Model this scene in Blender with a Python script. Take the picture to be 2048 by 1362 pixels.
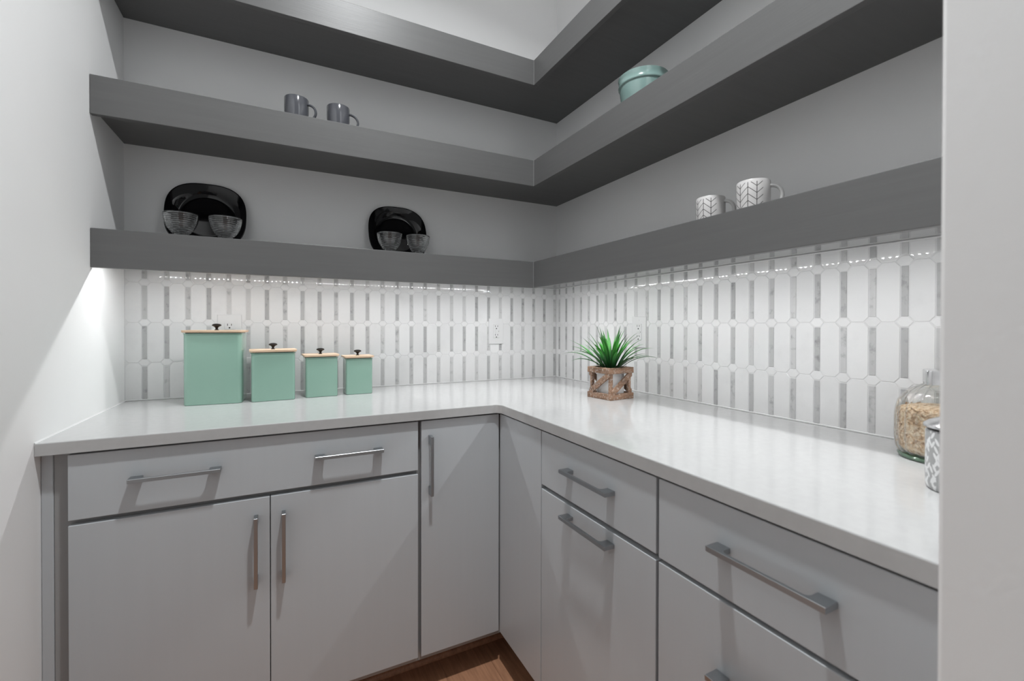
import bpy, bmesh, math, random
from mathutils import Vector, Matrix
for o in list(bpy.data.objects): bpy.data.objects.remove(o, do_unlink=True)
scene = bpy.context.scene
C = scene.collection
R = math.radians

# ------------------------------------------------------------------ camera, world, light, exposure
cam_d = bpy.data.cameras.new('camera'); cam = bpy.data.objects.new('camera', cam_d); C.objects.link(cam)
cam_d.sensor_fit = 'HORIZONTAL'; cam_d.sensor_width = 36.0
cam_d.lens = 36.0 * 893.7164 / 2048.0
cam_d.shift_y = -(681.0 - 659.318) / 2048.0
cam_d.clip_start = 0.02
YAW, PITCH, ROLL = 0.4704, -0.0070, 0.0017
fw = Vector((math.sin(YAW), math.cos(YAW), 0)); rt = Vector((math.cos(YAW), -math.sin(YAW), 0)); up = Vector((0, 0, 1))
f2 = fw * math.cos(PITCH) + up * math.sin(PITCH); u2 = up * math.cos(PITCH) - fw * math.sin(PITCH)
r3 = rt * math.cos(ROLL) + u2 * math.sin(ROLL); u3 = u2 * math.cos(ROLL) - rt * math.sin(ROLL)
mw = Matrix((r3, u3, -f2)).transposed().to_4x4(); mw.translation = Vector((-1.3043, -2.0392, 1.1820))
cam.matrix_world = mw
cam_d.dof.use_dof = True; cam_d.dof.focus_distance = 2.0; cam_d.dof.aperture_fstop = 4.5
scene.camera = cam

WORLD_STRENGTH = 0.28
CAN_POWER = 31.5
LED_STRENGTH = 860.0
world = bpy.data.worlds.new('world'); scene.world = world; world.use_nodes = True
bg = world.node_tree.nodes['Background']; bg.inputs[0].default_value = (0.97, 0.99, 1.0, 1); bg.inputs[1].default_value = WORLD_STRENGTH

vs = scene.view_settings
scene.display_settings.display_device = 'sRGB'
vs.view_transform = 'Standard'; vs.look = 'None'; vs.exposure = 0.0; vs.gamma = 1.0; vs.use_curve_mapping = False
scene.cycles.use_denoising = True
scene.cycles.max_bounces = 12; scene.cycles.diffuse_bounces = 6; scene.cycles.glossy_bounces = 5
scene.cycles.transparent_max_bounces = 24; scene.cycles.transmission_bounces = 10
scene.cycles.sample_clamp_indirect = 6.0
scene.cycles.caustics_reflective = False

# ------------------------------------------------------------------ dimensions (metres)
W = 1.8115            # left wall at x = -W, back wall y = 0, right wall x = 0
YF = 1.845            # inner face of the doorway wall
H = 3.20
ZC, CT = 0.914, 0.0291
DCY, DCX = 0.648, 0.6444
DS, DX = 0.3149, 0.3209
SH = [(1.3538, 1.4691, 0.0325), (1.8030, 1.9173, 0.0252), (2.2491, 2.3589, 0.0234)]   # fascia bottom, top, recess of underside
FY, FX = 0.637, 0.638  # door faces
rng = random.Random(7)

# ------------------------------------------------------------------ materials
def newmat(name):
    m = bpy.data.materials.new(name); m.use_nodes = True
    nt = m.node_tree; b = nt.nodes['Principled BSDF']
    return m, nt, b
def N(nt, typ, **kw):
    n = nt.nodes.new(typ)
    for k, v in kw.items(): setattr(n, k, v)
    return n
def plain(name, col, rough=0.5, metal=0.0, spec=0.5, coat=0.0):
    m, nt, b = newmat(name)
    b.inputs['Base Color'].default_value = (*col, 1); b.inputs['Roughness'].default_value = rough
    b.inputs['Metallic'].default_value = metal; b.inputs['Specular IOR Level'].default_value = spec
    b.inputs['Coat Weight'].default_value = coat
    return m
def bump(nt, b, height, strength=0.1, dist=0.001):
    bp = N(nt, 'ShaderNodeBump'); bp.inputs['Strength'].default_value = strength; bp.inputs['Distance'].default_value = dist
    nt.links.new(height, bp.inputs['Height']); nt.links.new(bp.outputs[0], b.inputs['Normal'])
def noise(nt, scale, detail=3.0, stretch=None, coord='Object', rough=0.5):
    tc = N(nt, 'ShaderNodeTexCoord'); mp = N(nt, 'ShaderNodeMapping')
    nt.links.new(tc.outputs[coord], mp.inputs[0])
    if stretch: mp.inputs['Scale'].default_value = stretch
    nz = N(nt, 'ShaderNodeTexNoise'); nz.inputs['Scale'].default_value = scale; nz.inputs['Detail'].default_value = detail
    nz.inputs['Roughness'].default_value = rough
    nt.links.new(mp.outputs[0], nz.inputs['Vector'])
    return nz, mp
def ramp(nt, fac, stops):
    r = N(nt, 'ShaderNodeValToRGB'); e = r.color_ramp.elements
    while len(e) < len(stops): e.new(0.5)
    for i, (p, c) in enumerate(stops):
        e[i].position = p; e[i].color = (*c, 1) if len(c) == 3 else c
    nt.links.new(fac, r.inputs[0]); return r
def g(v): return (v, v, v)

def wall_paint(name, v):
    m, nt, b = newmat(name)
    nz, _ = noise(nt, 220.0, 2.0); n2, _ = noise(nt, 3.0, 2.0)
    r = ramp(nt, n2.outputs[0], [(0.3, g(v * 0.985)), (0.7, g(v * 1.01))])
    nt.links.new(r.outputs[0], b.inputs['Base Color'])
    b.inputs['Roughness'].default_value = 0.55; b.inputs['Specular IOR Level'].default_value = 0.3
    bump(nt, b, nz.outputs[0], 0.10, 0.0012)
    return m
M = {}
M['wall'] = wall_paint('wall_paint', 0.88)
M['ceiling'] = wall_paint('ceiling_paint', 0.86)

def brushed_paint(name, v, rough, axis, bs=0.14, cv=0.045, tint=(1, 1, 1)):
    m, nt, b = newmat(name)
    st = {'x': (2.5, 60, 60), 'y': (60, 2.5, 60), 'z': (60, 60, 2.5)}[axis]
    nz, _ = noise(nt, 4.0, 4.0, st); n2, _ = noise(nt, 1.2, 6.0, st)
    r = ramp(nt, n2.outputs[0], [(0.3, tuple(v * (1 - cv) * q for q in tint)), (0.7, tuple(v * (1 + cv) * q for q in tint))])
    nt.links.new(r.outputs[0], b.inputs['Base Color'])
    b.inputs['Roughness'].default_value = rough; b.inputs['Specular IOR Level'].default_value = 0.45
    bump(nt, b, nz.outputs[0], bs, 0.001)
    return m
M['shelf_x'] = brushed_paint('shelf_paint_back_run', 0.112, 0.40, 'x')
M['shelf_y'] = brushed_paint('shelf_paint_right_run', 0.112, 0.40, 'y')
M['shelf_gloss'] = plain('glossy_shelf_underside', g(0.16), 0.05, 0, 0.9, 0.6)
M['cab'] = brushed_paint('cabinet_paint', 0.50, 0.30, 'z', 0.02, 0.008, (0.95, 1.0, 1.045))
M['cab_in'] = plain('cabinet_paint_shaded', g(0.30), 0.5)  # same cabinet paint, darkened: shade behind the door gaps is in the colour
M['corner_caulk'] = plain('grey_caulk', g(0.24), 0.4)
M['caulk'] = plain('white_caulk', g(0.68), 0.5)

def quartz():
    m, nt, b = newmat('white_quartz')
    nz, _ = noise(nt, 60.0, 3.0)
    r = ramp(nt, nz.outputs[0], [(0.35, g(0.445)), (0.65, g(0.46))])
    nt.links.new(r.outputs[0], b.inputs['Base Color'])
    b.inputs['Roughness'].default_value = 0.10; b.inputs['Specular IOR Level'].default_value = 0.5
    return m
M['quartz'] = quartz()

def tile_mat(name, lo, hi, vein, vscale, rough):
    m, nt, b = newmat(name)
    oi = N(nt, 'ShaderNodeObjectInfo'); nz, mp = noise(nt, vscale, 6.0, rough=0.62)
    mul = N(nt, 'ShaderNodeMath', operation='MULTIPLY'); mul.inputs[1].default_value = 37.0
    nt.links.new(oi.outputs['Random'], mul.inputs[0])
    cx = N(nt, 'ShaderNodeCombineXYZ')
    for k in range(3): nt.links.new(mul.outputs[0], cx.inputs[k])
    nt.links.new(cx.outputs[0], mp.inputs['Location'])
    rv = ramp(nt, nz.outputs[0], [(0.30, g(vein)), (0.47, g(1.0)), (0.62, g(1.0)), (0.78, g((1 + vein) / 2))])
    rr = ramp(nt, oi.outputs['Random'], [(0.0, g(lo)), (1.0, g(hi))])
    mx = N(nt, 'ShaderNodeMixRGB', blend_type='MULTIPLY'); mx.inputs[0].default_value = 1.0
    nt.links.new(rr.outputs[0], mx.inputs[1]); nt.links.new(rv.outputs[0], mx.inputs[2])
    nt.links.new(mx.outputs[0], b.inputs['Base Color'])
    b.inputs['Roughness'].default_value = rough; b.inputs['Specular IOR Level'].default_value = 0.5
    n3, _ = noise(nt, 30.0, 2.0); bump(nt, b, n3.outputs[0], 0.012, 0.001)
    return m
M['tile'] = tile_mat('white_marble_tile', 0.67, 0.715, 0.94, 9.0, 0.022)
M['strip'] = tile_mat('grey_marble_strip', 0.38, 0.56, 0.62, 38.0, 0.03)
M['grout'] = plain('grout', g(0.63), 0.85)
M['nickel'] = plain('polished_nickel', (0.385, 0.40, 0.415), 0.32, 1.0)
M['steel'] = plain('brushed_steel', (0.72, 0.72, 0.73), 0.22, 1.0)
M['plate_white'] = plain('outlet_plastic', g(0.65), 0.3)
M['slot'] = plain('outlet_slot_dark', g(0.01), 0.6)
M['black_ceramic'] = plain('black_ceramic', (0.004, 0.004, 0.005), 0.05, 0, 0.35)
M['grey_ceramic'] = plain('grey_glaze', (0.085, 0.088, 0.100), 0.13, 0, 0.5, 0.3)
M['mug_in'] = plain('grey_glaze_inside', (0.10, 0.10, 0.11), 0.2)
M['green_ceramic'] = plain('sage_glaze', (0.19, 0.285, 0.268), 0.16, 0, 0.5, 0.3)
M['green_metal'] = plain('sage_enamel', (0.235, 0.385, 0.315), 0.17, 0, 0.5, 0.5)
M['white_liner'] = plain('white_liner', g(0.80), 0.4)
M['bronze'] = plain('dark_bronze', (0.022, 0.020, 0.018), 0.32, 0.6)
M['white_glaze'] = plain('white_matt_glaze', (0.58, 0.575, 0.57), 0.3)
def emit(name, col, s):
    m, nt, b = newmat(name); nt.nodes.remove(b)
    e = N(nt, 'ShaderNodeEmission'); e.inputs[0].default_value = (*col, 1); e.inputs[1].default_value = s
    nt.links.new(e.outputs[0], nt.nodes['Material Output'].inputs[0]); return m
M['led'] = emit('led_chip', (0.985, 0.995, 1.0), LED_STRENGTH)
M['led_side'] = emit('led_housing', (0.985, 0.995, 1.0), 75.0)
M['tape'] = plain('led_tape', g(0.75), 0.5)
M['lens'] = emit('downlight_lens', (1, 0.98, 0.95), 4.0)

def wood(name, c0, c1, scale=6.0, stretch=(1, 14, 14), rough=0.5, white=0.0):
    m, nt, b = newmat(name)
    nz, mp = noise(nt, scale, 6.0, stretch, rough=0.65)
    oi = N(nt, 'ShaderNodeObjectInfo'); cx = N(nt, 'ShaderNodeCombineXYZ')
    mul = N(nt, 'ShaderNodeMath', operation='MULTIPLY'); mul.inputs[1].default_value = 11.0
    nt.links.new(oi.outputs['Random'], mul.inputs[0])
    for k in range(3): nt.links.new(mul.outputs[0], cx.inputs[k])
    nt.links.new(cx.outputs[0], mp.inputs['Location'])
    r = ramp(nt, nz.outputs[0], [(0.28, c0), (0.72, c1)])
    out = r.outputs[0]
    if white:
        n2, _ = noise(nt, 110.0, 5.0, (1, 1.6, 1.6)); rw = ramp(nt, n2.outputs[0], [(0.52, g(0)), (0.74, g(white))])
        mx = N(nt, 'ShaderNodeMixRGB'); mx.inputs[2].default_value = (0.62, 0.58, 0.54, 1)
        nt.links.new(rw.outputs[0], mx.inputs[0]); nt.links.new(out, mx.inputs[1]); out = mx.outputs[0]
    nt.links.new(out, b.inputs['Base Color'])
    b.inputs['Roughness'].default_value = rough
    bump(nt, b, nz.outputs[0], 0.15, 0.001)
    return m
M['lid_wood'] = wood('light_bamboo', (0.62, 0.43, 0.29), (0.78, 0.59, 0.43), 5.0, (1, 12, 12), 0.45)
M['planter_x'] = wood('weathered_planter_wood', (0.14, 0.075, 0.045), (0.40, 0.24, 0.155), 9.0, (1, 9, 9), 0.7, 0.6)
M['planter_y'] = wood('weathered_planter_wood_side', (0.14, 0.075, 0.045), (0.40, 0.24, 0.155), 9.0, (9, 1, 9), 0.7, 0.75)
M['planter_z'] = wood('weathered_planter_wood_post', (0.14, 0.075, 0.045), (0.40, 0.24, 0.155), 9.0, (9, 9, 1), 0.7, 0.75)
M['floor'] = wood('oak_floor', (0.28, 0.135, 0.076), (0.50, 0.260, 0.152), 5.0, (16, 1.2, 16), 0.42)
M['toe'] = wood('oak_toe_kick', (0.12, 0.055, 0.030), (0.20, 0.10, 0.06), 5.0, (1.2, 16, 16), 0.5)
M['moss'] = plain('brown_moss', (0.06, 0.035, 0.02), 0.9)

def leaf_mat():
    m, nt, b = newmat('grass_blade')
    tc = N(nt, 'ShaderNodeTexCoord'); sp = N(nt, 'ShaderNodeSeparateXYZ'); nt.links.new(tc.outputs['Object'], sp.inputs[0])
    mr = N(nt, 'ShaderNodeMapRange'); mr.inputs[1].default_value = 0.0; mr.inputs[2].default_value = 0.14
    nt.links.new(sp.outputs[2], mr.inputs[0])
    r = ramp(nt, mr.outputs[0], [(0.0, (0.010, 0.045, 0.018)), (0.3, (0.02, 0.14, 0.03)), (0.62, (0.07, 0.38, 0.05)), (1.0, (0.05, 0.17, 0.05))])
    oi = N(nt, 'ShaderNodeObjectInfo'); hs = N(nt, 'ShaderNodeHueSaturation')
    rr = N(nt, 'ShaderNodeMapRange'); rr.inputs[3].default_value = 0.55; rr.inputs[4].default_value = 1.45
    nt.links.new(oi.outputs['Random'], rr.inputs[0]); nt.links.new(rr.outputs[0], hs.inputs['Value'])
    nt.links.new(r.outputs[0], hs.inputs['Color']); nt.links.new(hs.outputs[0], b.inputs['Base Color'])
    b.inputs['Roughness'].default_value = 0.4
    return m
M['leaf'] = leaf_mat()

def thin_glass(name, tint, rough=0.02, boost=1.0):
    m, nt, b = newmat(name); nt.nodes.remove(b)
    tr = N(nt, 'ShaderNodeBsdfTransparent'); tr.inputs[0].default_value = (*tint, 1)
    gl = N(nt, 'ShaderNodeBsdfGlossy'); gl.inputs['Roughness'].default_value = rough
    fr = N(nt, 'ShaderNodeFresnel')
    ge = N(nt, 'ShaderNodeNewGeometry'); io = N(nt, 'ShaderNodeMapRange'); io.inputs[3].default_value = 1.5; io.inputs[4].default_value = 1 / 1.5
    nt.links.new(ge.outputs['Backfacing'], io.inputs[0]); nt.links.new(io.outputs[0], fr.inputs[0])
    mu = N(nt, 'ShaderNodeMath', operation='MULTIPLY'); mu.inputs[1].default_value = boost; mu.use_clamp = True
    nt.links.new(fr.outputs[0], mu.inputs[0])
    mx = N(nt, 'ShaderNodeMixShader'); nt.links.new(mu.outputs[0], mx.inputs[0])
    nt.links.new(tr.outputs[0], mx.inputs[1]); nt.links.new(gl.outputs[0], mx.inputs[2])
    nt.links.new(mx.outputs[0], nt.nodes['Material Output'].inputs[0]); return m
M['glass'] = thin_glass('clear_glass', (0.93, 0.935, 0.93), 0.03, 1.3)
def solid_glass(name):
    m, nt, b = newmat(name); b.inputs['Transmission Weight'].default_value = 1.0; b.inputs['IOR'].default_value = 1.47
    b.inputs['Roughness'].default_value = 0.02; b.inputs['Base Color'].default_value = (0.97, 0.98, 0.985, 1); return m
M['bowl_glass'] = solid_glass('ribbed_bowl_glass')
M['jar_glass'] = thin_glass('jar_glass', (0.94, 0.955, 0.94), 0.04, 2.4)
M['jar_base'] = plain('thick_green_glass_base', (0.10, 0.16, 0.11), 0.08)

def oats_mat():
    m, nt, b = newmat('rolled_oats')
    nz, _ = noise(nt, 140.0, 3.0)
    r = ramp(nt, nz.outputs[0], [(0.30, (0.30, 0.17, 0.09)), (0.45, (0.66, 0.44, 0.27)), (0.62, (0.80, 0.66, 0.50)), (0.8, (0.70, 0.42, 0.20))])
    nt.links.new(r.outputs[0], b.inputs['Base Color']); b.inputs['Roughness'].default_value = 0.8
    bump(nt, b, nz.outputs[0], 0.8, 0.004); return m
M['oats'] = oats_mat()

def leafy_tin_mat():          # white leaf sprigs printed on a light grey tin
    m, nt, b = newmat('grey_tin_with_white_sprigs')
    tc = N(nt, 'ShaderNodeTexCoord'); sp = N(nt, 'ShaderNodeSeparateXYZ'); nt.links.new(tc.outputs['Object'], sp.inputs[0])
    at = N(nt, 'ShaderNodeMath', operation='ARCTAN2'); nt.links.new(sp.outputs[1], at.inputs[0]); nt.links.new(sp.outputs[0], at.inputs[1])
    mu = N(nt, 'ShaderNodeMath', operation='MULTIPLY'); nt.links.new(at.outputs[0], mu.inputs[0]); mu.inputs[1].default_value = 0.052
    cb = N(nt, 'ShaderNodeCombineXYZ'); nt.links.new(mu.outputs[0], cb.inputs[0]); nt.links.new(sp.outputs[2], cb.inputs[1])
    dist = []
    for rz in (0.55, -0.55):
        mp = N(nt, 'ShaderNodeMapping'); mp.inputs['Rotation'].default_value = (0, 0, rz)
        m2 = N(nt, 'ShaderNodeMapping'); m2.inputs['Scale'].default_value = (1.0, 0.36, 1.0)
        nt.links.new(cb.outputs[0], mp.inputs[0]); nt.links.new(mp.outputs[0], m2.inputs[0])
        vo = N(nt, 'ShaderNodeTexVoronoi', voronoi_dimensions='2D'); vo.inputs['Scale'].default_value = 115.0
        nt.links.new(m2.outputs[0], vo.inputs['Vector']); dist.append(vo.outputs['Distance'])
    mn = N(nt, 'ShaderNodeMath', operation='MINIMUM'); nt.links.new(dist[0], mn.inputs[0]); nt.links.new(dist[1], mn.inputs[1])
    r = ramp(nt, mn.outputs[0], [(0.25, g(0.74)), (0.31, g(0.36))])
    nt.links.new(r.outputs[0], b.inputs['Base Color']); b.inputs['Roughness'].default_value = 0.3; return m
M['tin'] = leafy_tin_mat()

def chevron_mat():            # thin dark chevrons printed round the mug, blank beside the handle (handle on local +x)
    m, nt, b = newmat('white_mug_with_dark_chevrons')
    L = nt.links
    tc = N(nt, 'ShaderNodeTexCoord'); sp = N(nt, 'ShaderNodeSeparateXYZ'); L.new(tc.outputs['Object'], sp.inputs[0])
    def mth(op, a, b_=None, c=None):
        n = N(nt, 'ShaderNodeMath', operation=op)
        for i, v in enumerate((a, b_, c)):
            if v is None: continue
            if isinstance(v, (int, float)): n.inputs[i].default_value = v
            else: L.new(v, n.inputs[i])
        return n.outputs[0]
    ang = mth('ARCTAN2', sp.outputs[1], sp.outputs[0])
    cols = 12.0
    u = mth('ADD', mth('MULTIPLY', ang, cols / (2 * math.pi)), 0.25)
    fu = mth('FRACT', mth('ADD', u, 100.0))
    dv = mth('ABSOLUTE', mth('SUBTRACT', fu, 0.5))                 # 0.5 at a vertical line
    vert = mth('GREATER_THAN', dv, 0.458)
    tri = mth('PINGPONG', mth('ADD', u, 100.0), 1.0)               # 0..1 zigzag, peak on every second line
    v = mth('FRACT', mth('ADD', mth('DIVIDE', mth('SUBTRACT', sp.outputs[2], mth('MULTIPLY', tri, 0.018)), 0.0175), 10.0))
    diag = mth('LESS_THAN', v, 0.115)
    ink = mth('MAXIMUM', vert, diag)
    away = mth('GREATER_THAN', mth('ABSOLUTE', ang), 0.80)
    topz = mth('LESS_THAN', sp.outputs[2], 0.083)
    ink = mth('MULTIPLY', mth('MULTIPLY', ink, away), topz)
    mx = N(nt, 'ShaderNodeMixRGB'); L.new(ink, mx.inputs[0])
    mx.inputs[1].default_value = (0.60, 0.585, 0.58, 1); mx.inputs[2].default_value = (0.05, 0.045, 0.045, 1)
    L.new(mx.outputs[0], b.inputs['Base Color']); b.inputs['Roughness'].default_value = 0.35
    return m
M['chevron'] = chevron_mat()

# ------------------------------------------------------------------ mesh helpers
def box(bm, x0, x1, y0, y1, z0, z1, bevel=0.0, seg=1):
    x0, x1 = sorted((x0, x1)); y0, y1 = sorted((y0, y1)); z0, z1 = sorted((z0, z1))
    v = [bm.verts.new((x, y, z)) for z in (z0, z1) for y in (y0, y1) for x in (x0, x1)]
    f = [bm.faces.new([v[i] for i in q]) for q in ((0, 2, 3, 1), (4, 5, 7, 6), (0, 1, 5, 4), (2, 6, 7, 3), (0, 4, 6, 2), (1, 3, 7, 5))]
    if bevel:
        es = list({e for q in f for e in q.edges})
        bmesh.ops.bevel(bm, geom=es, offset=bevel, segments=seg, profile=0.5, affect='EDGES')
    return bm
def prism(bm, poly, z0, z1, axis='z'):
    """poly: list of 2-D points; axis: the extrusion axis (z: xy poly, y: xz poly, x: yz poly)"""
    def P(p, h):
        if axis == 'z': return (p[0], p[1], h)
        if axis == 'y': return (p[0], h, p[1])
        return (h, p[0], p[1])
    a = [bm.verts.new(P(p, z0)) for p in poly]; b = [bm.verts.new(P(p, z1)) for p in poly]
    n = len(poly); fs = [bm.faces.new(a[::-1]), bm.faces.new(b)]
    for i in range(n): fs.append(bm.faces.new((a[i], a[(i + 1) % n], b[(i + 1) % n], b[i])))
    bmesh.ops.recalc_face_normals(bm, faces=fs)
    return fs
def bev(bm, faces, off, seg=2):
    es = list({e for f in faces for e in f.edges}); bmesh.ops.bevel(bm, geom=es, offset=off, segments=seg, profile=0.5, affect='EDGES')
def lathe(bm, prof, seg=40, rfun=None, caps=(True, True)):
    rings = []
    for r, z in prof:
        ring = []
        for i in range(seg):
            a = 2 * math.pi * i / seg; rr = r if rfun is None else rfun(r, z, a)
            ring.append(bm.verts.new((rr * math.cos(a), rr * math.sin(a), z)))
        rings.append(ring)
    for j in range(len(rings) - 1):
        for i in range(seg):
            bm.faces.new((rings[j][i], rings[j][(i + 1) % seg], rings[j + 1][(i + 1) % seg], rings[j + 1][i]))
    if caps[0]: bm.faces.new(rings[0][::-1])
    if caps[1]: bm.faces.new(rings[-1])
    bmesh.ops.recalc_face_normals(bm, faces=bm.faces[:])
    return bm
def tube(bm, pts, r, seg=10, flat=1.0):
    pts = [Vector(p) for p in pts]; rings = []
    side = None
    for i, p in enumerate(pts):
        t = (pts[min(i + 1, len(pts) - 1)] - pts[max(i - 1, 0)]).normalized()
        if side is None: side = t.cross(Vector((0, 0, 1)) if abs(t.z) < 0.9 else Vector((0, 1, 0))).normalized()
        side = (side - t * side.dot(t)).normalized(); nn = t.cross(side)
        rings.append([bm.verts.new(p + side * (r * flat * math.cos(2 * math.pi * k / seg)) + nn * (r * math.sin(2 * math.pi * k / seg))) for k in range(seg)])
    for j in range(len(rings) - 1):
        for k in range(seg): bm.faces.new((rings[j][k], rings[j][(k + 1) % seg], rings[j + 1][(k + 1) % seg], rings[j + 1][k]))
    bm.faces.new(rings[0][::-1]); bm.faces.new(rings[-1])
    bmesh.ops.recalc_face_normals(bm, faces=bm.faces[:]); return bm
def BM(): return bmesh.new()
def wloc(o):
    v = Vector((0, 0, 0))
    while o is not None: v += o.location; o = o.parent
    return v
def obj(name, bm, mat, parent=None, smooth=False, world=False, kind=None):
    """one mesh object; world=True: the vertices are world coordinates although it is a child"""
    me = bpy.data.meshes.new(name)
    if world and parent is not None: bmesh.ops.translate(bm, verts=bm.verts, vec=-wloc(parent))
    bm.to_mesh(me); bm.free()
    if smooth:
        for p in me.polygons: p.use_smooth = True
        if smooth != 'all':
            try: me.set_sharp_from_angle(angle=R(38))
            except Exception: pass
    if mat: me.materials.append(mat)
    o = bpy.data.objects.new(name, me); C.objects.link(o); o.parent = parent
    if kind: o['kind'] = kind
    return o
def thing(name, label, cat, loc=(0, 0, 0), rotz=0.0, group=None):
    o = bpy.data.objects.new(name, None); C.objects.link(o); o.location = loc; o.rotation_euler = (0, 0, rotz)
    o.empty_display_size = 0.05; o['label'] = label; o['category'] = cat
    if group: o['group'] = group
    return o
def tag(o, label, cat, group=None):
    o['label'] = label; o['category'] = cat
    if group: o['group'] = group
    return o
def struct(name, bm, mat, label=None):
    o = obj(name, bm, mat); o['kind'] = 'structure'
    if label: o['label'] = label
    return o
def dup(root, loc, rotz, label, group=None):
    def cp(o, par):
        c = o.copy(); C.objects.link(c); c.parent = par
        for ch in list(o.children):
            cp(ch, c)
        return c
    r = cp(root, None); r.location = loc; r.rotation_euler = (0, 0, rotz); r['label'] = label
    if group: r['group'] = group
    return r

# ------------------------------------------------------------------ the room
b = BM(); box(b, -W - 0.12, 0.12, 0, 0.12, 0, H); wall_back = struct('wall_back', b, M['wall'], 'grey back wall above and behind the tiled backsplash')
b = BM(); box(b, 0, 0.12, -YF - 0.14, 0, 0, H); wall_right = struct('wall_right', b, M['wall'], 'grey right wall carrying the long shelf arms')
b = BM(); box(b, -W - 0.12, -W, -1.985, 0, 0, H); wall_left = struct('wall_left', b, M['wall'], 'pale grey left wall at the ends of the shelves')
b = BM(); prism(b, [(-W, ZC), (-W + 0.0028, ZC), (-W, ZC + 0.0028)], -DCY + 0.001, -0.004, 'y'); obj('caulk_line', b, M['caulk'], wall_left)
b = BM(); box(b, -0.752, 0, -YF - 0.14, -YF, 0, H, 0.004, 2); struct('wall_front', b, M['wall'], 'grey wall end beside the doorway at the right')
b = BM(); box(b, -W - 0.12, 0.12, -1.985, 0.12, H, H + 0.1); struct('ceiling', b, M['ceiling'], 'white ceiling')
b = BM(); box(b, -W - 0.12, 0.12, -2.9, 0.12, -0.06, -0.014); floor = struct('floor', b, plain('subfloor', (0.08, 0.04, 0.025), 0.8), 'brown oak plank floor')
# floor planks run along the right cabinet run
k = 0; x = -W
while x < -0.40:
    x1 = min(x + 0.165, -0.30)
    y0 = -0.45; ln = 0.55 + 0.25 * ((k * 3) % 4)
    while y0 > -2.85:
        y1 = max(y0 - ln, -2.85)
        q = BM(); box(q, x + 0.0002, x1 - 0.0002, y1 + 0.0002, y0 - 0.0002, -0.014, 0.0, 0.0004); obj('plank', q, M['floor'], floor)
        y0 = y1; ln = 1.25
    x = x1; k += 1

# ------------------------------------------------------------------ backsplash tiles
PX, PZ, Z0 = 0.0645, 0.1452, 1.0490
GR = 0.0014
def clip_poly(poly, u0, u1, v0, v1):
    def cut(ps, f, inter):
        out = []
        for i in range(len(ps)):
            a, c = ps[i], ps[(i + 1) % len(ps)]
            fa, fc = f(a), f(c)
            if fa >= 0: out.append(a)
            if (fa >= 0) != (fc >= 0):
                t = fa / (fa - fc); out.append((a[0] + (c[0] - a[0]) * t, a[1] + (c[1] - a[1]) * t))
        return out
    for f in (lambda p: p[0] - u0, lambda p: u1 - p[0], lambda p: p[1] - v0, lambda p: v1 - p[1]):
        poly = cut(poly, f, None)
        if len(poly) < 3: return []
    return poly
HX, HF, HH = 0.0178, 0.0078, 0.0118      # node hexagon: half width, half flat, half height
SWD = 0.0071                              # strip half width
def octagon():
    a = PX / 2 - SWD - 1.5 * GR; c = PZ / 2 - GR / 2
    k1 = HX - SWD - 0.3 * GR; k2 = HH
    return [(-a, -c + k2), (-a + k1, -c), (a - k1, -c), (a, -c + k2), (a, c - k2), (a - k1, c), (-a + k1, c), (-a, c - k2)]
def strip_poly():
    c = PZ / 2 - HH - GR; return [(-SWD + 0.0002, -c), (SWD - 0.0002, -c), (SWD - 0.0002, c), (-SWD + 0.0002, c)]
def hex_poly():
    i = GR * 0.6
    return [(-HX + i, 0), (-HF, -HH + i), (HF, -HH + i), (HX - i, 0), (HF, HH - i), (-HF, HH - i)]
tile_cache = {}
def tile_mesh(poly, name, mat, axis):
    key = (name, axis, tuple((round(p[0], 4), round(p[1], 4)) for p in poly))
    if key in tile_cache: return tile_cache[key]
    n = len(poly); cx = sum(p[0] for p in poly) / n; cy = sum(p[1] for p in poly) / n
    ins = []
    for p in poly:
        d = math.hypot(p[0] - cx, p[1] - cy); s = max(0.0, 1 - 0.0011 / max(d, 1e-5)); ins.append((cx + (p[0] - cx) * s, cy + (p[1] - cy) * s))
    me = bpy.data.meshes.new(name)
    # axis 'b': back wall, u = x, face towards -y ; axis 'r': right wall, u = y, face towards -x
    def P(p, d): return (p[0], -d, p[1]) if axis == 'b' else (-d, p[0], p[1])
    vs_ = [P(p, 0.0015) for p in poly] + [P(p, 0.0036) for p in poly] + [P(p, 0.0044) for p in ins]
    fs = [tuple(range(2 * n, 3 * n))]
    for i in range(n):
        j = (i + 1) % n; fs.append((i, j, n + j, n + i)); fs.append((n + i, n + j, 2 * n + j, 2 * n + i))
    me.from_pydata(vs_, [], fs)
    bm = BM(); bm.from_mesh(me); bmesh.ops.recalc_face_normals(bm, faces=bm.faces[:])
    top = max(bm.faces, key=lambda f: len(f.verts) * 0 + f.calc_area()); want = Vector((0, -1, 0)) if axis == 'b' else Vector((-1, 0, 0))
    if top.normal.dot(want) < 0: bmesh.ops.reverse_faces(bm, faces=bm.faces[:])
    bm.to_mesh(me); bm.free(); me.materials.append(mat)
    tile_cache[key] = me; return me
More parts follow.
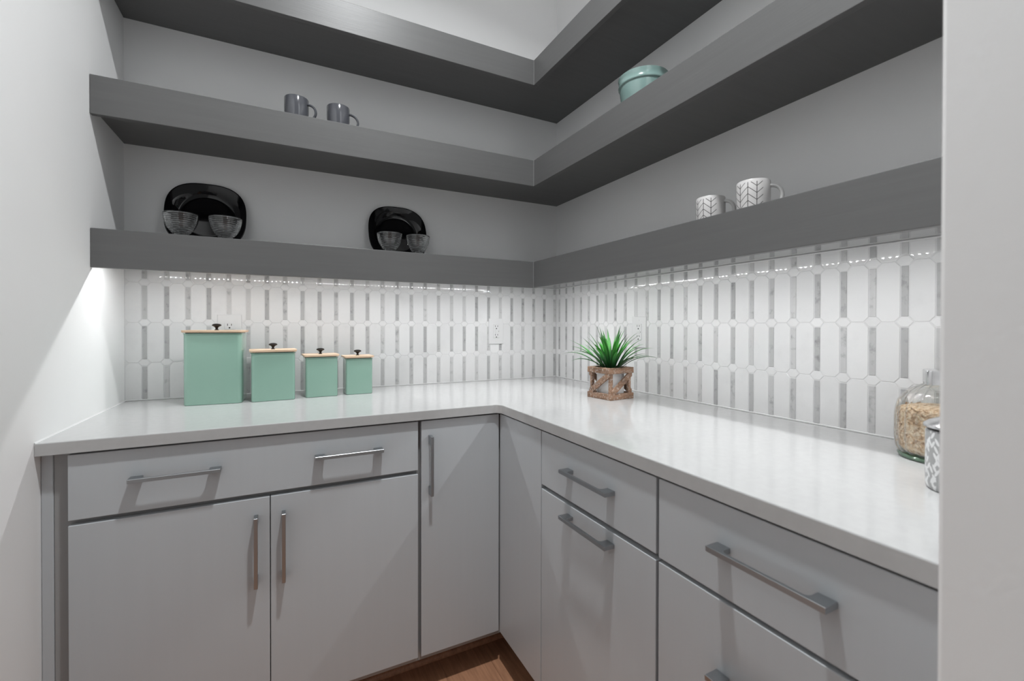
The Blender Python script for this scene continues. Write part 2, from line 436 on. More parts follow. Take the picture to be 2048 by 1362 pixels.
def tiles(parent, axis, first, n, lo, hi):
    zlo, zhi = ZC + 0.0025, SH[0][0] + SH[0][2] - 0.004
    jobs = []
    for r_ in range(4):
        zc = Z0 + (r_ - 0.5) * PZ
        for i in range(n):
            u = first - i * PX
            jobs.append(('marble_strip', strip_poly(), M['strip'], u, zc))
            jobs.append(('white_tile', octagon(), M['tile'], u - PX / 2, zc))
            if i == 0: jobs.append(('white_tile', octagon(), M['tile'], u + PX / 2, zc))
            if r_ < 3: jobs.append(('node_tile', hex_poly(), M['tile'], u, Z0 + r_ * PZ))
    for nm, poly, mat, u, z in jobs:
        p = clip_poly(poly, lo - u, hi - u, zlo - z, zhi - z)
        if not p: continue
        if max(q[0] for q in p) - min(q[0] for q in p) < 0.004 or max(q[1] for q in p) - min(q[1] for q in p) < 0.004: continue
        o = bpy.data.objects.new(nm, tile_mesh(p, nm, mat, axis)); C.objects.link(o); o.parent = parent
        o.location = (u, 0, z) if axis == 'b' else (0, u, z)
zl, zh = ZC, SH[0][0] + SH[0][2]
b = BM(); box(b, -W, 0, -0.0034, 0, zl, zh); sb = obj('backsplash', b, M['grout'], wall_back)
tiles(sb, 'b', -0.0133, 28, -W + 0.001, -0.0058)
b = BM(); box(b, -W, -0.004, -0.0072, -0.0010, zh - 0.0042, zh, 0.001); obj('caulk_line', b, M['caulk'], sb)
b = BM(); box(b, -W, -0.004, -0.0075, -0.0010, zl, zl + 0.0040, 0.001); obj('caulk_line', b, M['caulk'], sb)
b = BM(); box(b, -0.0034, 0, -YF, -0.004, zl, zh); sr = obj('backsplash', b, M['grout'], wall_right)
tiles(sr, 'r', -0.0370, 28, -YF + 0.001, -0.0058)
b = BM(); box(b, -0.0072, -0.0010, -YF, -0.004, zh - 0.0042, zh, 0.001); obj('caulk_line', b, M['caulk'], sr)
b = BM(); box(b, -0.0075, -0.0010, -YF, -0.004, zl, zl + 0.0040, 0.001); obj('caulk_line', b, M['caulk'], sr)

# ------------------------------------------------------------------ outlets
def outlet(loc, face, style, label):
    t = thing('wall_outlet', label, 'outlet', loc, 0.0 if face == 'b' else R(-90), 'wall outlets in the backsplash')
    # local: plate in xz plane, facing -y
    b = BM(); fs = prism(b, [(-.040, -.0635), (.040, -.0635), (.040, .0635), (-.040, .0635)], 0, -0.0055, 'y'); bev(b, fs[1:2], 0.0022, 2); obj('cover_plate', b, M['plate_white'], t)
    def slots(par, zc, dy):
        for xx, hh in ((-0.0064, .0042), (0.0064, .0036)):
            b = BM(); box(b, xx - .0011, xx + .0011, dy - .0002, dy + .003, zc + .0045 - hh, zc + .0045 + hh); obj('slot', b, M['slot'], par)
        b = BM(); fs = prism(b, [(.0030 * math.cos(a), zc - .0072 + .0030 * math.sin(a)) for a in [math.pi * 2 * k / 10 for k in range(10)]], dy - .0002, dy + .003, 'y'); obj('slot', b, M['slot'], par)
    if style == 'duplex':
        for zc in (.0195, -.0195):
            pts = []
            for k in range(28):
                a = 2 * math.pi * k / 28; pts.append((max(-.0172, min(.0172, .0205 * math.cos(a))), zc + max(-.0142, min(.0142, .0205 * math.sin(a)))))
            b = BM(); fs = prism(b, pts, -0.004, -0.0082, 'y'); bev(b, fs[1:2], 0.0008, 1); rc = obj('receptacle', b, M['plate_white'], t)
            slots(rc, zc, -0.0082)
        b = BM(); prism(b, [(.003 * math.cos(a), .003 * math.sin(a)) for a in [math.pi * 2 * k / 12 for k in range(12)]], -0.004, -0.0066, 'y'); obj('screw', b, M['plate_white'], t)
    else:
        b = BM(); fs = prism(b, [(-.0165, -.0335), (.0165, -.0335), (.0165, .0335), (-.0165, .0335)], -0.004, -0.0080, 'y'); bev(b, fs[1:2], 0.0012, 1); rc = obj('receptacle', b, M['plate_white'], t)
        slots(rc, .0210, -0.0080); slots(rc, -.0215, -0.0080)
        for zz in (.0045, -.0045):
            b = BM(); box(b, -.007, .007, -.0096, -.007, zz - .0032, zz + .0032, .0006); obj('test_button', b, M['plate_white'], rc)
        b = BM(); box(b, .0118, .0132, -.0084, -.007, -.003, .003); obj('indicator', b, M['slot'], rc)
        for zz in (.0485, -.0485):
            b = BM(); prism(b, [(.003 * math.cos(a), zz + .003 * math.sin(a)) for a in [math.pi * 2 * k / 12 for k in range(12)]], -0.004, -0.0063, 'y'); obj('screw', b, M['plate_white'], t)
    return t
outlet((-1.4941, -0.0040, 1.1630), 'b', 'duplex', 'white duplex outlet half hidden behind the tallest green canister')
outlet((-0.3607, -0.0040, 1.1578), 'b', 'gfci', 'white rectangular outlet with test buttons on the back wall near the corner')
outlet((-0.0040, -0.6398, 1.1600), 'r', 'gfci', 'white outlet on the right wall behind the grass plant')

# ------------------------------------------------------------------ floating shelves
def l_poly(dy, dx, in_y, in_x, end):
    # L outline from the walls (inset by in_*) to depth dy (back run) and dx (right run)
    return [(-W + 0.0006, -in_y), (-in_x, -in_y), (-in_x, -end), (-dx, -end), (-dx, -dy), (-W + 0.0006, -dy)]
shelf_words = ['lowest dark grey corner shelf with light strips underneath, holding plates and white mugs',
               'middle dark grey L-shaped corner shelf holding grey mugs and the green bowl',
               'topmost empty dark grey L-shaped corner shelf']
TH = 0.019; END = YF - 0.0008
for (zb, zt, lip), lab in zip(SH, shelf_words):
    t = thing('floating_shelf', lab, 'shelf', (-DX, -DS, zb), 0, 'floating corner shelves')
    b = BM(); prism(b, l_poly(DS - TH, DX - TH, 0.0006, 0.0006, END), zt - 0.018, zt); obj('top_panel', b, M['shelf_x'], t, world=True)
    b = BM(); prism(b, l_poly(DS - TH, DX - TH, 0.0006, 0.0006, END), zb + lip, zb + lip + 0.012); obj('bottom_panel', b, M['shelf_gloss'] if zb < 1.5 else M['shelf_x'], t, world=True)
    b = BM(); box(b, -W + 0.0006, -DX + TH, -DS, -DS + TH, zb, zt, 0.0012, 2); obj('fascia', b, M['shelf_x'], t, world=True)
    b = BM(); box(b, -DX, -DX + TH, -END, -DS - 0.0002, zb, zt, 0.0012, 2); obj('fascia', b, M['shelf_y'], t, world=True)
    b = BM(); box(b, -DX - 0.0016, -DX, -DS - 0.0016, -DS, zb + 0.001, zt - 0.001); obj('corner_joint', b, M['corner_caulk'], t, world=True)

# light strips under the lowest shelf
LZ = SH[0][0] + SH[0][2]; LO = 0.262
def led_strip(name, horizontal, a0, a1, lab):
    t = thing(name, lab, 'light strip', (a0, -LO, LZ - 0.002) if horizontal else (-LO - 0.004, a0, LZ - 0.002), 0, 'light strips under the lowest shelf')
    b = BM()
    if horizontal: box(b, a0, a1, -LO - .005, -LO + .005, LZ - 0.0016, LZ)
    else: box(b, -LO - .009, -LO + .001, a0, a1, LZ - 0.0016, LZ)
    obj('tape', b, M['tape'], t, world=True)
    b = BM(); n = int(abs(a1 - a0) / 0.0167)
    for i in range(n):
        c = a0 + (a1 - a0) * (i + .5) / n
        cx, cy = (c, -LO) if horizontal else (-LO - .004, c)
        hx, hy = (0.0025, 0.0016) if horizontal else (0.0016, 0.0025)
        box(b, cx - hx, cx + hx, cy - hy, cy + hy, LZ - 0.0030, LZ - 0.0017)
    b.normal_update()
    for f in b.faces: f.material_index = 0 if f.normal.z < -0.9 else 1
    o = obj('led_chips', b, M['led'], t, world=True, kind='stuff'); o.data.materials.append(M['led_side'])
led_strip('led_strip', True, -W + 0.045, -0.29, 'thin strip of tiny white lights under the shelf on the back wall')
led_strip('led_strip', False, -0.30, -YF + 0.02, 'thin strip of tiny white lights under the shelf on the right wall')

# ------------------------------------------------------------------ ceiling light
t = thing('recessed_downlight', 'round white recessed downlight in the ceiling', 'ceiling light', (-0.96, -1.38, H - 0.0005))
b = BM(); lathe(b, [(0.062, -0.001), (0.062, -0.006), (0.088, -0.006), (0.090, 0.0)], 40, None, (False, False)); obj('trim_ring', b, M['plate_white'], t, True)
b = BM(); lathe(b, [(0.061, -0.0008), (0.061, -0.0002)], 40); obj('lens', b, M['lens'], t)
ld = bpy.data.lights.new('downlight_lamp', 'AREA'); ld.shape = 'DISK'; ld.size = 0.11; ld.energy = CAN_POWER; ld.spread = R(146); ld.color = (0.965, 0.99, 1.0)
lo = bpy.data.objects.new('downlight_lamp', ld); C.objects.link(lo); lo.parent = t; lo.location = (0, 0, -0.012)

# ------------------------------------------------------------------ countertop
def fillet(poly, idx, r, n=8):
    p = Vector(poly[idx]); a = Vector(poly[idx - 1]); c = Vector(poly[(idx + 1) % len(poly)])
    u = (a - p).normalized(); v = (c - p).normalized(); s = p + u * r; e = p + v * r; ctr = p + u * r + v * r
    out = []
    for k in range(n + 1):
        th = k / n * math.pi / 2; out.append(tuple(ctr - v * r * math.cos(th) - u * r * math.sin(th)))
    return poly[:idx] + out + poly[idx + 1:]
cp = [(-W + 0.0006, -0.0006), (-0.0006, -0.0006), (-0.0006, -END), (-DCX, -END), (-DCX, -DCY), (-W + 0.0006, -DCY)]
cp = fillet(cp, 4, 0.024)
b = BM(); fs = prism(b, cp, ZC - CT, ZC - 0.00005); bev(b, [fs[1]], 0.0022, 2)
tag(obj('countertop', b, M['quartz']), 'glossy white L-shaped quartz countertop over the grey cabinets', 'countertop')

# ------------------------------------------------------------------ cabinets
ZD0, ZD1, ZR0, ZR1 = 0.122, 0.7110, 0.7235, 0.8785     # door bottom / top, drawer bottom / top
ZK = 0.098
DT = 0.019
def handle(parent, c, along, face, L=0.190):
    """U-shaped bar pull; c = centre on the door face, along: 'u' horizontal, 'z' vertical; face: 'b' or 'r'"""
    h = L / 2; Wd = 0.026; dep = 0.0295; bt = 0.0072
    poly = [(-h, 0), (-h, dep), (h, dep), (h, 0), (h - Wd, 0), (h - Wd, dep - bt - 0.006), (h - Wd - 0.002, dep - bt - 0.002), (h - Wd - 0.006, dep - bt),
            (-h + Wd + 0.006, dep - bt), (-h + Wd + 0.002, dep - bt - 0.002), (-h + Wd, dep - bt - 0.006), (-h + Wd, 0)]
    hh = 0.0048
    bm = BM(); fs = prism(bm, poly, -hh, hh); bev(bm, fs, 0.0006, 1)
    out = []
    for v in bm.verts:
        l, d, t = v.co
        if face == 'b':
            v.co = (c[0] + l, c[1] - d, c[2] + t) if along == 'u' else (c[0] + t, c[1] - d, c[2] + l)
        else:
            v.co = (c[0] - d, c[1] + l, c[2] + t) if along == 'u' else (c[0] - d, c[1] + t, c[2] + l)
    bmesh.ops.recalc_face_normals(bm, faces=bm.faces[:])
    return obj('handle', bm, M['nickel'], parent, world=True)
def front(name, parent, face, u0, u1, z0, z1):
    b = BM()
    if face == 'b': box(b, u0, u1, -FY, -FY + DT, z0, z1, 0.0012, 2)
    else: box(b, -FX, -FX + DT, u0, u1, z0, z1, 0.0012, 2)
    return obj(name, b, M['cab'], parent, world=True)
CF = FY - DT - 0.002; CFX = FX - DT - 0.002           # carcass front planes
ZT = ZC - CT - 0.0004
gp = 'grey slab-front base cabinets'
# filler at the left wall
b = BM(); box(b, -W + 0.0006, -1.7895, -CF - 0.002, -CF + 0.017, ZK, ZT, 0.0015, 1)
tag(obj('filler_strip', b, M['cab']), 'narrow grey filler strip between the left wall and the first cabinet', 'filler strip')
# left unit: one wide drawer over two doors
t = thing('base_cabinet', 'grey base cabinet with one wide two-handled drawer above two doors, under the canisters', 'cabinet', (-1.342, -FY + 0.05, ZK), 0, gp)
b = BM(); box(b, -1.7885, -0.9215, -CF, -0.003, ZK, ZT); obj('carcass', b, M['cab_in'], t, world=True)
d = front('drawer_front', t, 'b', -1.7584, -0.9262, ZR0, ZR1)
handle(d, (-1.5488, -FY, 0.8065), 'u', 'b'); handle(d, (-1.1331, -FY, 0.8065), 'u', 'b')
d = front('door', t, 'b', -1.7584, -1.3420, ZD0, ZD1); handle(d, (-1.3748, -FY, 0.5710), 'z', 'b')
d = front('door', t, 'b', -1.3398, -0.9262, ZD0, ZD1); handle(d, (-1.3078, -FY, 0.5710), 'z', 'b')
# corner unit
t = thing('corner_cabinet', 'grey corner cabinet with a tall handled door meeting a plain panel', 'cabinet', (-0.66, -0.60, ZK), 0, gp)
b = BM(); prism(b, [(-0.9205, -0.003), (-0.003, -0.003), (-0.003, -0.9175), (-CFX, -0.9175), (-CFX, -CF), (-0.9205, -CF)], ZK, ZT); obj('carcass', b, M['cab_in'], t, world=True)
d = front('door', t, 'b', -0.9155, -FX - 0.0035, ZD0, ZR1); handle(d, (-0.8876, -FY, 0.7370), 'z', 'b')
front('panel', t, 'r', -0.9165, -FY + 0.0005, ZD0 - 0.004, ZR1)
# right units
t = thing('base_cabinet', 'grey cabinet with drawer and pull-out front, between the corner panel and the last cabinet', 'cabinet', (-FX + 0.05, -1.146, ZK), 0, gp)
b = BM(); box(b, -CFX, -0.003, -1.3735, -0.9185, ZK, ZT); obj('carcass', b, M['cab_in'], t, world=True)
d = front('drawer_front', t, 'r', -1.3705, -0.9205, ZR0, ZR1); handle(d, (-FX, -1.1500, 0.8040), 'u', 'r')
d = front('pull_out_front', t, 'r', -1.3705, -0.9205, ZD0, ZD1); handle(d, (-FX, -1.1490, 0.6830), 'u', 'r')
t = thing('base_cabinet', 'grey drawer cabinet at the right end of the counter beside the doorway wall', 'cabinet', (-FX + 0.05, -1.60, ZK), 0, gp)
b = BM(); box(b, -CFX, -0.003, -END, -1.3745, ZK, ZT); obj('carcass', b, M['cab_in'], t, world=True)
d = front('drawer_front', t, 'r', -END + 0.004, -1.3780, ZR0 - 0.003, ZR1); handle(d, (-FX, -1.6080, 0.8055), 'u', 'r')
d = front('drawer_front', t, 'r', -END + 0.004, -1.3780, 0.422, ZD1 + 0.001); handle(d, (-FX, -1.6080, 0.5850), 'u', 'r')
d = front('drawer_front', t, 'r', -END + 0.004, -1.3780, ZD0, 0.411); handle(d, (-FX, -1.6080, 0.3300), 'u', 'r')
# toe kicks and shoe mouldings
KY, KX = 0.505, 0.505
b = BM(); box(b, -W + 0.001, -KX, -KY, -KY + 0.015, 0.0005, ZK - 0.0005); tag(obj('toe_kick', b, M['toe']), 'brown wooden toe kick board under the back cabinets', 'toe kick', 'toe kick boards')
b = BM(); box(b, -KX, -KX + 0.015, -END, -KY, 0.0005, ZK - 0.0005); tag(obj('toe_kick', b, M['toe']), 'brown wooden toe kick board under the right cabinets', 'toe kick', 'toe kick boards')
def shoe(axis, a0, a1, lab):
    prof = [(0, 0)] + [(0.014 * math.cos(k / 6 * math.pi / 2), 0.018 * math.sin(k / 6 * math.pi / 2)) for k in range(7)]
    b = BM()
    if axis == 'x': prism(b, [(-KY - p[0] - 0.0004, p[1] + 0.0004) for p in prof], a0, a1, 'x')
    else: prism(b, [(-KX - p[0] - 0.0004, p[1] + 0.0004) for p in prof], a0, a1, 'y')
    tag(obj('shoe_molding', b, M['floor']), lab, 'molding', 'shoe moldings')
shoe('x', -W + 0.001, -KX - 0.016, 'brown quarter-round molding along the back toe kick')
shoe('y', -END, -KY - 0.016, 'brown quarter-round molding along the right toe kick')

# ------------------------------------------------------------------ canisters
def rrect(w, d, r, n=5):
    pts = []
    for cx, cy, a0 in ((w / 2 - r, d / 2 - r, 0), (-w / 2 + r, d / 2 - r, 90), (-w / 2 + r, -d / 2 + r, 180), (w / 2 - r, -d / 2 + r, 270)):
        for k in range(n + 1):
            a = R(a0 + 90 * k / n); pts.append((cx + r * math.cos(a), cy + r * math.sin(a)))
    return pts
def canister(fl, rot, w, d, h, label, cr):
    # fl: front left bottom corner
    a = R(rot); ux = Vector((math.cos(a), math.sin(a))); uy = Vector((-math.sin(a), math.cos(a)))
    c = Vector(fl) + ux * w / 2 + uy * d / 2
    t = thing('canister', label, 'canister', (c.x, c.y, ZC), a, 'green metal canisters with wooden lids')
    b = BM(); fs = prism(b, rrect(w, d, cr), 0.0, h); es = list(fs[0].edges); bmesh.ops.bevel(b, geom=es, offset=0.002, segments=1, affect='EDGES', profile=.5)
    body = obj('body', b, M['green_metal'], t, True)
    b = BM(); fs = prism(b, rrect(w + 0.004, d + 0.004, cr + .002), h - 0.0005, h + 0.0022); obj('rim', b, M['green_metal'], t, True)
    b = BM(); fs = prism(b, rrect(w - 0.006, d - 0.006, cr), h + 0.0022, h + 0.0048); obj('gasket', b, M['bronze'], t, True)
    b = BM(); fs = prism(b, rrect(w + 0.013, d + 0.013, cr + .004), h + 0.0045, h + 0.0125)
    bmesh.ops.bevel(b, geom=list(fs[0].edges), offset=0.0035, segments=2, affect='EDGES', profile=.5)
    lid = obj('lid', b, M['lid_wood'], t, True)
    b = BM(); z0 = h + 0.0125
    lathe(b, [(0.0068, z0), (0.0068, z0 + .0018), (0.0040, z0 + .0032), (0.0042, z0 + .0085), (0.0085, z0 + .0125), (0.0142, z0 + .0155), (0.0146, z0 + .0180), (0.0120, z0 + .0210), (0.0060, z0 + .0228), (0.0008, z0 + .0232)], 28)
    obj('knob', b, M['bronze'], lid, True)
    return t
canister((-1.6080, -0.2150), -4.0, 0.170, 0.125, 0.2410, 'tallest green metal canister with wooden lid, leftmost on the counter', 0.014)
canister((-1.4092, -0.2300), 3.4, 0.139, 0.110, 0.1705, 'second tallest green metal canister, right beside the tallest one', 0.010)
canister((-1.2345, -0.2065), 3.4, 0.1125, 0.096, 0.1480, 'third tallest green metal canister, between the two smaller neighbours', 0.008)
canister((-1.0905, -0.1960), 2.7, 0.0995, 0.086, 0.1385, 'smallest green metal canister, nearest the corner', 0.007)
for o in C.objects:
    if o.get('category') == 'canister' and o['label'].startswith('third'): o['label'] = 'third tallest green metal canister, just left of the smallest one'

# ------------------------------------------------------------------ mugs
def mug_prof(r, h, t=0.0035, foot=0.86):
    return [(0.0005, 0.0), (r * foot - .004, 0.0), (r * foot, 0.0025), (r * 0.955, h * .14), (r * .99, h * .32), (r, h * .6), (r, h - .002), (r - t * .3, h), (r - t * .8, h - .0005), (r - t, h - .003),
            (r - t, h * .35), (r * foot - t, 0.008), (0.0005, 0.0065)]
def mug_handle(r, h, z0, z1, out, rad, flat=1.0, rnd=1.0):
    pts = []
    for k in range(15):
        a = math.pi * (0.5 - k / 14.0)
        pts.append((r - 0.004 + out * max(0.0, math.cos(a)) ** rnd, 0, (z0 + z1) / 2 + (z1 - z0) / 2 * math.sin(a)))
    b = BM(); tube(b, pts, rad, 10, flat); return b
t = thing('mug', 'left of the two dark grey mugs on the middle shelf', 'mug', (-1.2645, -0.218, SH[1][1]), R(-28), 'dark grey mugs')
b = BM(); lathe(b, mug_prof(0.0410, 0.0945), 48, None, (True, True)); obj('body', b, M['grey_ceramic'], t, True)
obj('handle', mug_handle(0.041, .0945, 0.014, 0.074, 0.034, 0.0042, 1.4), M['grey_ceramic'], t, True)
dup(t, (-1.1215, -0.218, SH[1][1]), R(-12), 'right of the two dark grey mugs on the middle shelf')
t = thing('mug', 'white chevron mug on the lowest shelf, the one nearer the corner', 'mug', (-0.185, -1.128, SH[0][1]), R(-72), 'white mugs with dark chevrons')
b = BM(); lathe(b, mug_prof(0.0400, 0.0905, .0035, .96), 56); obj('body', b, M['chevron'], t, True)
obj('handle', mug_handle(0.040, .0905, 0.018, 0.076, 0.030, 0.0050, 1.2, 0.8), M['white_glaze'], t, True)
dup(t, (-0.210, -1.2800, SH[0][1]), R(-66), 'white chevron mug on the lowest shelf, the one nearer the doorway wall')

# ------------------------------------------------------------------ green bowl
t = thing('bowl', 'pale green glazed deep bowl with raised band on the middle shelf', 'bowl', (-0.178, -0.8410, SH[1][1]))
b = BM(); r = 0.0865; h = 0.136
lathe(b, [(0.0005, 0), (0.058, 0), (0.061, 0.003), (0.0735, 0.040), (0.0805, 0.085), (0.0815, 0.098), (0.0815, 0.1005), (r - .001, 0.104), (r - .0005, 0.1075), (0.0842, 0.110), (0.0848, 0.125), (r, h - .004), (r, h - .001), (r - .003, h), (r - .0065, h - .003), (0.078, 0.10), (0.068, 0.035), (0.055, 0.008), (0.0005, 0.007)], 56)
obj('body', b, M['green_ceramic'], t, True)

# ------------------------------------------------------------------ black plates and glass bowls
def plate(xc, label, tilt=14):
    t = thing('plate', label, 'plate', (xc, -0.075, SH[0][1]), 0, 'black plates leaning on the wall')
    S = 0.1275; n = 64
    def sq(a, s):
        ca, sa = math.cos(a), math.sin(a); e = 2.75
        k = (abs(ca) ** e + abs(sa) ** e) ** (-1 / e); return s * k
    rings = [(0.0, 0.0, 2), (0.070, 0.0, 2), (0.0885, 0.0, 2), (0.0955, 0.0035, 2.05), (0.1005, 0.011, 2.2), (0.111, 0.0158, 2.5), (S - .003, 0.0205, 2.75), (S, 0.0215, 2.75), (S - .0005, 0.0185, 2.75), (0.111, 0.0125, 2.5), (0.099, 0.005, 2.1), (0.085, -0.0045, 2), (0.0, -0.0045, 2)]
    b = BM(); rr = []
    for s, d, e in rings:
        if s == 0.0:
            rr.append([b.verts.new((0, -d, 0))]); continue
        ring = []
        for i in range(n):
            a = 2 * math.pi * i / n; ca, sa = math.cos(a), math.sin(a); k = (abs(ca) ** e + abs(sa) ** e) ** (-1 / e)
            ring.append(b.verts.new((s * k * ca, -d, s * k * sa)))
        rr.append(ring)
    for q in range(len(rr) - 1):
        A, B = rr[q], rr[q + 1]
        for i in range(n):
            j = (i + 1) % n
            if len(A) == 1: b.faces.new((A[0], B[i], B[j]))
            elif len(B) == 1: b.faces.new((A[i], A[j], B[0]))
            else: b.faces.new((A[i], A[j], B[j], B[i]))
    bmesh.ops.recalc_face_normals(b, faces=b.faces[:])
    bmesh.ops.rotate(b, verts=b.verts, cent=(0, 0, 0), matrix=Matrix.Rotation(R(-tilt), 3, 'X'))
    zmin = min(v.co.z for v in b.verts); ymax = max(v.co.y for v in b.verts)
    bmesh.ops.translate(b, verts=b.verts, vec=(0, 0.075 - 0.0005 - ymax, -zmin))
    obj('plate_body', b, M['black_ceramic'], t, 'all')
    return t
plate(-1.5625, 'black rounded-square plate leaning on the back wall nearer the left wall')
plate(-0.8560, 'black rounded-square plate leaning on the back wall nearer the corner')
def ribbed_bowl():
    t = thing('glass_bowl', 'x', 'bowl', (0, 0, SH[0][1]), 0, 'small ribbed glass bowls')
    r, h = 0.0485, 0.0765; n = 12; prof = [(0.0005, 0), (0.015, 0), (0.0165, 0.002)]
    def rad(f): return r * max(0.30, (1 - (1 - f) ** 2) ** 0.58)
    for k in range(n):
        for sgm, ex in ((0.12, -0.0004), (0.36, 0.0012), (0.64, 0.0012), (0.88, -0.0004)):
            f = (k + sgm) / n; prof.append((rad(f) + ex - 0.0012, 0.002 + (h - 0.004) * f))
    prof += [(r, h - .001), (r - .001, h), (r - .0028, h - .001)]
    for k in range(12):
        f = 1 - (k + 1) / 12.6; prof.append((rad(f) - 0.0046, 0.007 + (h - 0.0095) * f))
    prof.append((0.0005, 0.0065))
    b = BM(); lathe(b, prof, 56); obj('bowl_body', b, M['bowl_glass'], t, 'all')
    return t
gb = ribbed_bowl(); gb.location = (-1.6045, -0.254, SH[0][1]); gb['label'] = 'ribbed glass bowl before the left black plate, nearer the left wall'
dup(gb, (-1.4825, -0.254, SH[0][1]), 0, 'ribbed glass bowl before the left black plate, on its right side')
dup(gb, (-0.9360, -0.254, SH[0][1]), 0, 'ribbed glass bowl before the right black plate, on its left side')
dup(gb, (-0.8240, -0.254, SH[0][1]), 0, 'ribbed glass bowl partly past the right edge of the right black plate')

# ------------------------------------------------------------------ wooden planter and grass
ang = R(6.5); PC = (-0.2030, -0.6975); S = 0.122; PHT = 0.1165
t = thing('planter', 'square weathered wooden planter frame with diagonal braces on the counter', 'planter', (PC[0], PC[1], ZC), ang)
hs = S / 2; rw = 0.012; rh = 0.0215
for z in (0.0, PHT - rh):
    for s in (-1, 1):
        b = BM(); box(b, -hs, hs, s * hs, s * (hs - rw), z, z + rh, 0.0012); obj('rail', b, M['planter_x'], t)
        b = BM(); box(b, s * hs, s * (hs - rw), -hs + rw, hs - rw, z, z + rh, 0.0012); obj('rail', b, M['planter_y'], t)
pw = 0.012
b = BM(); fs = prism(b, rrect(S - 0.046, S - 0.046, 0.008), 0.0005, PHT - rh - 0.001); obj('liner', b, M['white_liner'], t, True)
for sx in (-1, 1):
    for sy in (-1, 1):
        i = 0.0075
        b = BM(); box(b, sx * (hs - i), sx * (hs - i - pw), sy * (hs - i), sy * (hs - i - pw), rh, PHT - rh, 0.0008); obj('post', b, M['planter_z'], t)
def brace(face):
    # diagonal from the lower left to the upper right of the face as seen from outside
    a = hs - 0.0095; z0, z1 = rh, PHT - rh; w = 0.0175
    poly = [(-a, z0), (-a + w, z0), (a, z1 - .012), (a, z1), (a - w, z1), (-a, z0 + .012)]
    b = BM(); prism(b, poly, -hs + 0.0005, -hs + 0.0080, 'y')
    bmesh.ops.rotate(b, verts=b.verts, cent=(0, 0, 0), matrix=Matrix.Rotation(face * math.pi / 2, 3, 'Z'))
    obj('brace', b, M['planter_x'] if face % 2 == 0 else M['planter_y'], t)
for f in range(4): brace(f)
pl = thing('grass_plant', 'tuft of green artificial grass growing from the wooden planter', 'plant', (PC[0], PC[1], ZC + PHT - rh + 0.002), ang)
b = BM(); box(b, -hs + rw + .0006, hs - rw - .0006, -hs + rw + .0006, hs - rw - .0006, 0.0, 0.0125, 0.003, 2); obj('moss_base', b, M['moss'], pl)
lr = random.Random(21)
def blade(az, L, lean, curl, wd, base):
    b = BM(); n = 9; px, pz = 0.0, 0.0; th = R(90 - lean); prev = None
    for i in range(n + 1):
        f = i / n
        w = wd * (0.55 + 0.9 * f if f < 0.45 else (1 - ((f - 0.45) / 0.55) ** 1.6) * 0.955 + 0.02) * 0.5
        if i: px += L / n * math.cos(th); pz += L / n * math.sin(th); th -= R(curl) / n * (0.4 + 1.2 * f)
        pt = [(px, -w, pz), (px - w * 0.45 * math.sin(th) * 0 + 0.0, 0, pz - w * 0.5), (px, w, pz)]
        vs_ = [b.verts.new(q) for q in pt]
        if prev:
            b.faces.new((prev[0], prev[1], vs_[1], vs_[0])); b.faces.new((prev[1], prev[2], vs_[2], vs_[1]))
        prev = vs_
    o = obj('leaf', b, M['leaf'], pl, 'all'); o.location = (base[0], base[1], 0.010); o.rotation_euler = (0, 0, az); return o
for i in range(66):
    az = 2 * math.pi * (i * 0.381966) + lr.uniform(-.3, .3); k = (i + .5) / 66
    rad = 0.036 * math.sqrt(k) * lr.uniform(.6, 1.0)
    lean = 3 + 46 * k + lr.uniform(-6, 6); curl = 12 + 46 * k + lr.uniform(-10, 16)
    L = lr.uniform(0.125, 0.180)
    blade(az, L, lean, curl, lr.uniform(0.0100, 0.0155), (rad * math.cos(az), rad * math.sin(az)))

# ------------------------------------------------------------------ glass jar with oats, patterned tin
JC = (-0.115, -1.6330); JR = 0.0795
t = thing('glass_jar', 'fluted glass jar with square metal lid at the right end of the counter', 'jar', (JC[0], JC[1], ZC))
def flute(r, z, a): return r * (0.965 + 0.045 * abs(math.sin(11 * a))) if r > 0.02 else r
op = [(0.068, 0.0095), (0.0745, 0.0125), (JR - .002, 0.021), (JR, 0.040), (JR, 0.085), (JR - .002, 0.100), (0.0735, 0.116), (0.064, 0.131), (0.052, 0.142), (0.040, 0.149), (0.034, 0.152), (0.034, 0.156)]
b = BM(); lathe(b, op, 176, flute, (False, False)); obj('glass_wall', b, M['jar_glass'], t, 'all')
b = BM(); lathe(b, [(0.060, 0.0003), (0.0725, 0.0015), (0.0745, 0.006), (0.0715, 0.0095), (0.05, 0.0100)], 96, None); obj('glass_base', b, M['jar_base'], t, True)
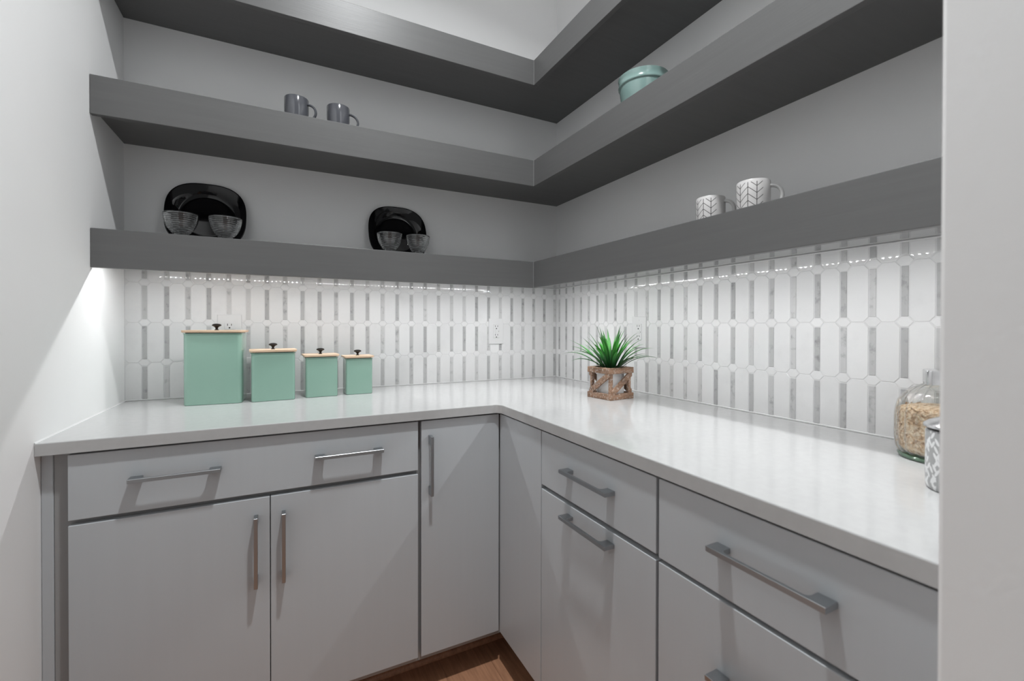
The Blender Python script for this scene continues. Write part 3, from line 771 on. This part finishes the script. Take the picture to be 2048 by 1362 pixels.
b = BM(); fs = prism(b, rrect(0.066, 0.066, 0.010), 0.153, 0.1815); bmesh.ops.bevel(b, geom=list(fs[1].edges), offset=0.003, segments=2, affect='EDGES', profile=.5)
lid = obj('lid', b, M['steel'], t, True); lid.rotation_euler = (0, 0, R(25))
b = BM(); orr = random.Random(5); RO = JR - 0.0055
lathe(b, [(0.02, 0.0125), (0.064, 0.0125), (RO - .002, 0.022), (RO, 0.045), (RO, 0.088), (RO - .003, 0.101), (0.055, 0.106), (0.02, 0.109)], 64)
for i in range(1500):
    a = orr.uniform(0, 2 * math.pi); z = orr.uniform(0.022, 0.104); s = orr.uniform(0.0022, 0.0042)
    rr_ = RO + orr.uniform(-.0008, .0010) - (0.004 if z > .098 else 0) - (0.003 if z < .026 else 0); c = Vector((rr_ * math.cos(a), rr_ * math.sin(a), z))
    nrm = Vector((math.cos(a), math.sin(a), orr.uniform(-.8, .8))).normalized(); u = nrm.orthogonal().normalized(); v = nrm.cross(u); ph = orr.uniform(0, 6)
    vs_ = [b.verts.new(c + (u * math.cos(ph + q * math.pi / 3) + v * math.sin(ph + q * math.pi / 3) * .7) * s) for q in range(6)]; b.faces.new(vs_)
oo = obj('rolled_oats', b, M['oats'], None, False, kind='stuff'); oo.location = (JC[0], JC[1], ZC); tag(oo, 'tan rolled oats filling the fluted glass jar', 'oats')
TC = (-0.3188, -1.7290); TR = 0.050
t = thing('patterned_tin', 'grey tin printed with white leaf sprigs, in front of the glass jar', 'tin', (TC[0], TC[1], ZC))
b = BM(); lathe(b, [(TR - .004, 0.0003), (TR - .001, 0.003), (TR, 0.008), (TR, 0.096), (TR - .002, 0.098)], 56); obj('body', b, M['tin'], t, True)
b = BM(); lathe(b, [(TR - .004, 0.098), (TR - .004, 0.1015)], 48); obj('seal', b, M['bronze'], t, True)
b = BM(); lathe(b, [(TR - .001, 0.1015), (TR + .0025, 0.103), (TR + .0025, 0.107), (TR - .004, 0.112), (TR - .022, 0.120), (0.012, 0.125), (0.010, 0.130), (0.013, 0.138), (0.008, 0.143), (0.0006, 0.144)], 56)
obj('lid', b, M['steel'], t, True)
